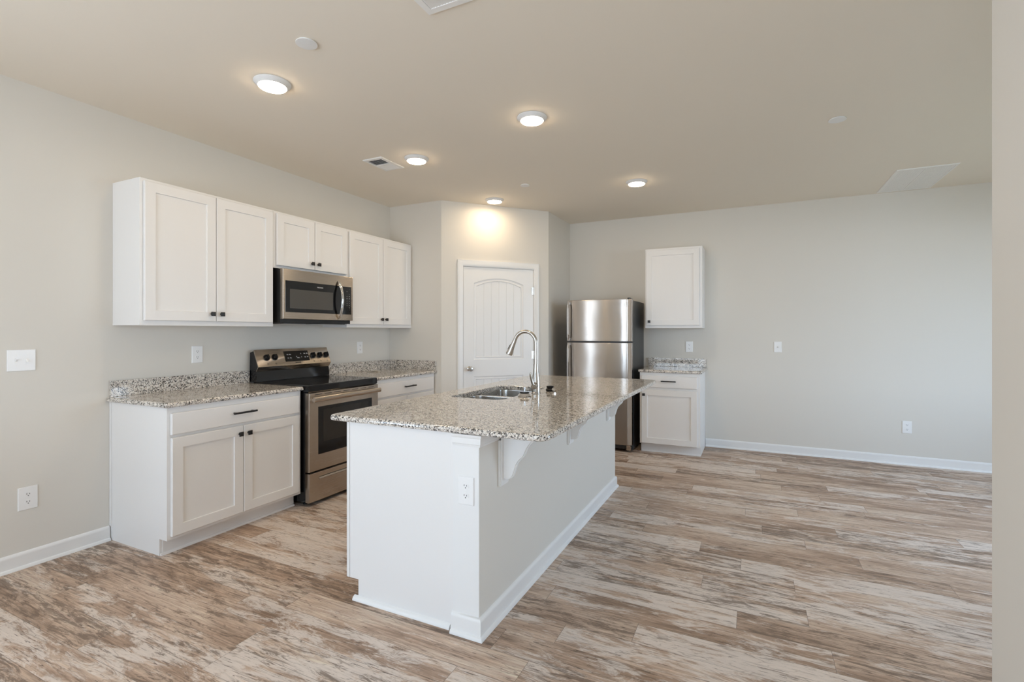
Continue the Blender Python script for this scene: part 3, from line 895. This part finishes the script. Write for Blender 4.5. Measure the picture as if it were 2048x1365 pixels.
def fridge_handle(par, z0, z1):
    b = B(); rings = []
    x = FX0 + .030
    for k in range(13):
        t = k / 12; z = z0 + (z1 - z0) * t
        out = .012 + .030 * min(1, math.sin(PI * t) * 3.2)
        y = FYF - out
        rings.append([(x - .013, y + .010, z), (x - .010, y - .002, z), (x + .002, y - .006, z), (x + .012, y - .001, z), (x + .013, y + .010, z)])
    b.loft(rings)
    for z in (z0 + .012, z1 - .012): b.box(x - .011, x + .011, FYF - .014, FYF + .006, z - .011, z + .011, .002)
    tag(b.build('handle', M_CHROME, par), 'bright vertical handle')


fridge_handle(d1, 1.232, 1.668); fridge_handle(d2, .72, 1.198)
b = B()
bc = (2.447, FYF - .0006, 1.628)
b.lathe(((.0235, .001), (.0235, -.001), (.0215, -.0015), (.0205, -.001), (.0205, .001)), bc, 28, 'y', False, False)
b.text('GE', .024, Matrix(((1, 0, 0, bc[0]), (0, 0, -1, bc[1]), (0, 1, 0, bc[2]), (0, 0, 0, 1))), .001)
b.build('round_badge', M_CHROME, d1)
b = B(); b.lathe(((.020, 1.6925), (.020, 1.702), (.016, 1.706)), (FX1 - .035, FYF + .04, 0), 18); b.box(FX1 - .055, FX1 - .015, FYF + .04, FYF + .13, 1.681, 1.700, .003)
b.build('hinge_cap', M_DARK, fr)
b = B(); b.box(FX1 - .06, FX1 - .012, FYF + .012, FYF + .06, .022, .077, .004); b.build('foot_bracket', M_STEEL, fr)

# ---------------------------------------------------------------- outlets and switches (local: x across, -y out of wall)


def plate(name, label, cat, loc, rz, w, h, kind):
    r = thing(name, label, cat, loc, rz)
    b = B(); b.loft([rect_ring(-w / 2, w / 2, -h / 2, h / 2, i, y) for i, y in ((0, -.0004), (0, -.003), (.002, -.0055), (.005, -.0062))])
    b.build('cover_plate', M_PLATE, r, local=True)
    if kind == 'duplex':
        for z in (.0215, -.0215):
            b = B(); b.loft([[(x, y, zz + z) for x, zz in [(max(-.0165, min(.0165, .0185 * math.cos(a))), .0145 * math.sin(a)) for a in [2 * PI * k / 24 for k in range(24)]]] for y in (-.006, -.0078)])
            s = b.build('socket', M_PLATE, r, local=True)
            b = B(); b.box(-.0075, -.0050, -.0084, -.0077, z - .001, z + .007); b.box(.0050, .0075, -.0084, -.0077, z - .001, z + .006)
            b.lathe(((.0026, -.0077), (.0026, -.0084)), (0, 0, z - .0075), 10, 'y'); b.build('slots', M_SLOT, s, local=True)
        b = B(); b.lathe(((.003, -.006), (.003, -.0072)), (0, 0, 0), 10, 'y'); b.build('screw', M_PLATE, r, local=True)
    elif kind == 'switch':
        for x in (-.0235, .0235):
            b = B(); b.box(x - .006, x + .006, -.0066, -.006, -.013, .013); t = b.build('switch_slot', M_VENT, r, local=True)
            up = 1 if x < 0 else -1
            b = B(); b.loft([[(x - .0045, y, z), (x + .0045, y, z), (x + .0045, y2, z2), (x - .0045, y2, z2)] for y, z, y2, z2 in ((-.0064, -.006, -.0064, .006), (-.020, up * .010 - .003, -.020, up * .010 + .003))])
            b.build('toggle', M_PLATE, t, local=True)
            for z in (-.030, .030):
                b = B(); b.lathe(((.003, -.006), (.003, -.0072)), (x, 0, z), 10, 'y'); b.build('screw', M_VENT, r, local=True)
    else:
        b = B(); b.lathe(((.007, -.006), (.007, -.010), (.0045, -.0105), (.0045, -.016), (.002, -.016)), (0, 0, 0), 14, 'y'); b.build('jack', M_NICKEL, r, local=True)
    return r


plate('light_switch', 'white double toggle switch plate on the left wall at frame edge', 'light switch', (0, 1.306, 1.170), RL, .122, .120, 'switch')
plate('wall_outlet', 'white low outlet on the left wall below the switch plate', 'outlet', (0, 1.333, .388), RL, .086, .128, 'duplex')
plate('wall_outlet', 'white outlet above the worktop left of the range', 'outlet', (0, 2.287, 1.163), RL, .080, .124, 'duplex')
plate('wall_outlet', 'white outlet above the corner worktop right of the range', 'outlet', (0, 3.977, 1.164), RL, .076, .122, 'duplex')
plate('wall_outlet', 'white outlet on back wall above the small worktop beside the fridge', 'outlet', (3.024, D, 1.153), 0, .080, .124, 'duplex')
plate('cable_jack', 'small white cable jack plate halfway up the bare back wall', 'wall plate', (3.945, D, 1.162), 0, .074, .116, 'jack')
plate('wall_outlet', 'white outlet low on the bare back wall above its baseboard', 'outlet', (5.082, D, .377), 0, .078, .122, 'duplex')
plate('wall_outlet', 'white outlet on the narrow end of the island half wall', 'outlet', (2.571, KY0 - .0016, .634), 0, .080, .122, 'duplex')

# ---------------------------------------------------------------- ceiling fittings
LL = ((1.256, 1.935, 'lit round ceiling light nearest the left wall and camera, largest in view'),
      (2.395, 2.992, 'lit round ceiling light above the middle of the island'),
      (1.241, 3.291, 'lit round ceiling light beside the small kitchen vent'),
      (1.219, 4.686, 'lit round ceiling light close above the pantry door wall'),
      (2.717, 4.706, 'lit round ceiling light toward the fridge and back wall'))
for x, y, lab in LL:
    r = thing('ceiling_light', lab, 'ceiling light', (x, y, H), 0, 'round recessed kitchen lights')
    b = B(); b.lathe(((.098, -.0005), (.098, -.004), (.094, -.009), (.086, -.014), (.078, -.022), (.075, -.024), (.0735, -.020)), (x, y, H), 48, 'z', True, False)
    b.build('trim_ring', M_TRIM, r)
    b = B(); b.lathe(((.0735, -.0185), (.0735, -.0255), (.070, -.0285), (.05, -.030), (.02, -.0305)), (x, y, H), 48); b.build('lens', M_LED, r)
for x, y, rr, lab in ((1.747, 1.737, .050, 'round white sprinkler cover on the ceiling left of the top vent'),
                      (4.204, 3.897, .052, 'round white sprinkler cover on the ceiling toward the right wall'),
                      (1.734, 4.339, .044, 'round white sprinkler cover on the ceiling near the pantry light')):
    b = B(); b.lathe(((rr * .88, -.0003), (rr * .88, -.0045), (rr, -.0055), (rr, -.008), (rr * .96, -.009), (rr * .3, -.0095)), (0, 0, 0), 40)
    o = b.build('sprinkler_cover', M_TRIM, None); o.location = (x, y, H); tag(o, lab, 'sprinkler cover')


def vent(name, label, x0, x1, y0, y1, rim, halves, pitch, along, cat='ceiling vent'):
    """register with angled slats; along = axis the slats run; halves = list of (start, end fraction, tilt)"""
    r = thing(name, label, cat, ((x0 + x1) / 2, (y0 + y1) / 2, H))
    b = B(); zb = H - .0005
    b.loft([[(x0 + i, y0 + i, z), (x1 - i, y0 + i, z), (x1 - i, y1 - i, z), (x0 + i, y1 - i, z)] for i, z in ((0, zb), (0, zb - .004), (.004, zb - .008), (rim, zb - .010), (rim, zb))], False, False)
    X0, X1, Y0, Y1 = x0 + rim, x1 - rim, y0 + rim, y1 - rim
    b.build('frame', M_VENT, r)
    b = B(); b.box(X0, X1, Y0, Y1, zb - .0012, zb - .0002); b.build('duct', M_VENTDARK, r)
    for (f0, f1, tilt) in halves:
        b = B()
        if along == 'x':
            s0, s1 = Y0 + (Y1 - Y0) * f0, Y0 + (Y1 - Y0) * f1
        else:
            s0, s1 = X0 + (X1 - X0) * f0, X0 + (X1 - X0) * f1
        n = max(1, int((s1 - s0) / pitch))
        for k in range(n):
            c_ = s0 + (k + .5) * (s1 - s0) / n; w = pitch * .52 * math.cos(tilt); hz = pitch * .52 * math.sin(tilt)
            z0, z1 = zb - .0065 - hz * .5, zb - .0065 + hz * .5
            z0 = max(min(z0, zb - .0015), zb - .012); z1 = max(min(z1, zb - .0015), zb - .012)
            if along == 'x':
                pts = [(X0, c_ - w, z0), (X1, c_ - w, z0), (X1, c_ + w, z1), (X0, c_ + w, z1)]
            else:
                pts = [(c_ - w, Y0, z0), (c_ - w, Y1, z0), (c_ + w, Y1, z1), (c_ + w, Y0, z1)]
            b.loft([pts, [(p[0], p[1], p[2] - .0008) for p in pts]])
        b.build('louvre', M_VENT, r)
    if len(halves) > 1:
        b = B(); f = halves[0][1]
        if along == 'x':
            m_ = Y0 + (Y1 - Y0) * f; b.box(X0, X1, m_ - .006, m_ + .006, zb - .011, zb - .001)
        else:
            m_ = X0 + (X1 - X0) * f; b.box(m_ - .008, m_ + .008, Y0, Y1, zb - .011, zb - .001)
        b.build('divider', M_VENT, r)
    return r


vent('ceiling_vent', 'small white ceiling register with dark louvres near the wall cabinets', .820, 1.017, 3.127, 3.420, .028, ((0, .5, .75), (.5, 1, -.75)), .016, 'x')
vent('ceiling_vent', 'white slatted ceiling vent cut off by the top of the frame', 2.411, 2.640, 1.45, 1.818, .035, ((0, 1, .6),), .014, 'y')
vent('return_grille', 'large white two-panel return air grille by the back wall', 4.826, 5.256, 5.350, 6.130, .022, ((0, .5, .16), (.5, 1, .16)), .0125, 'y', 'air grille')
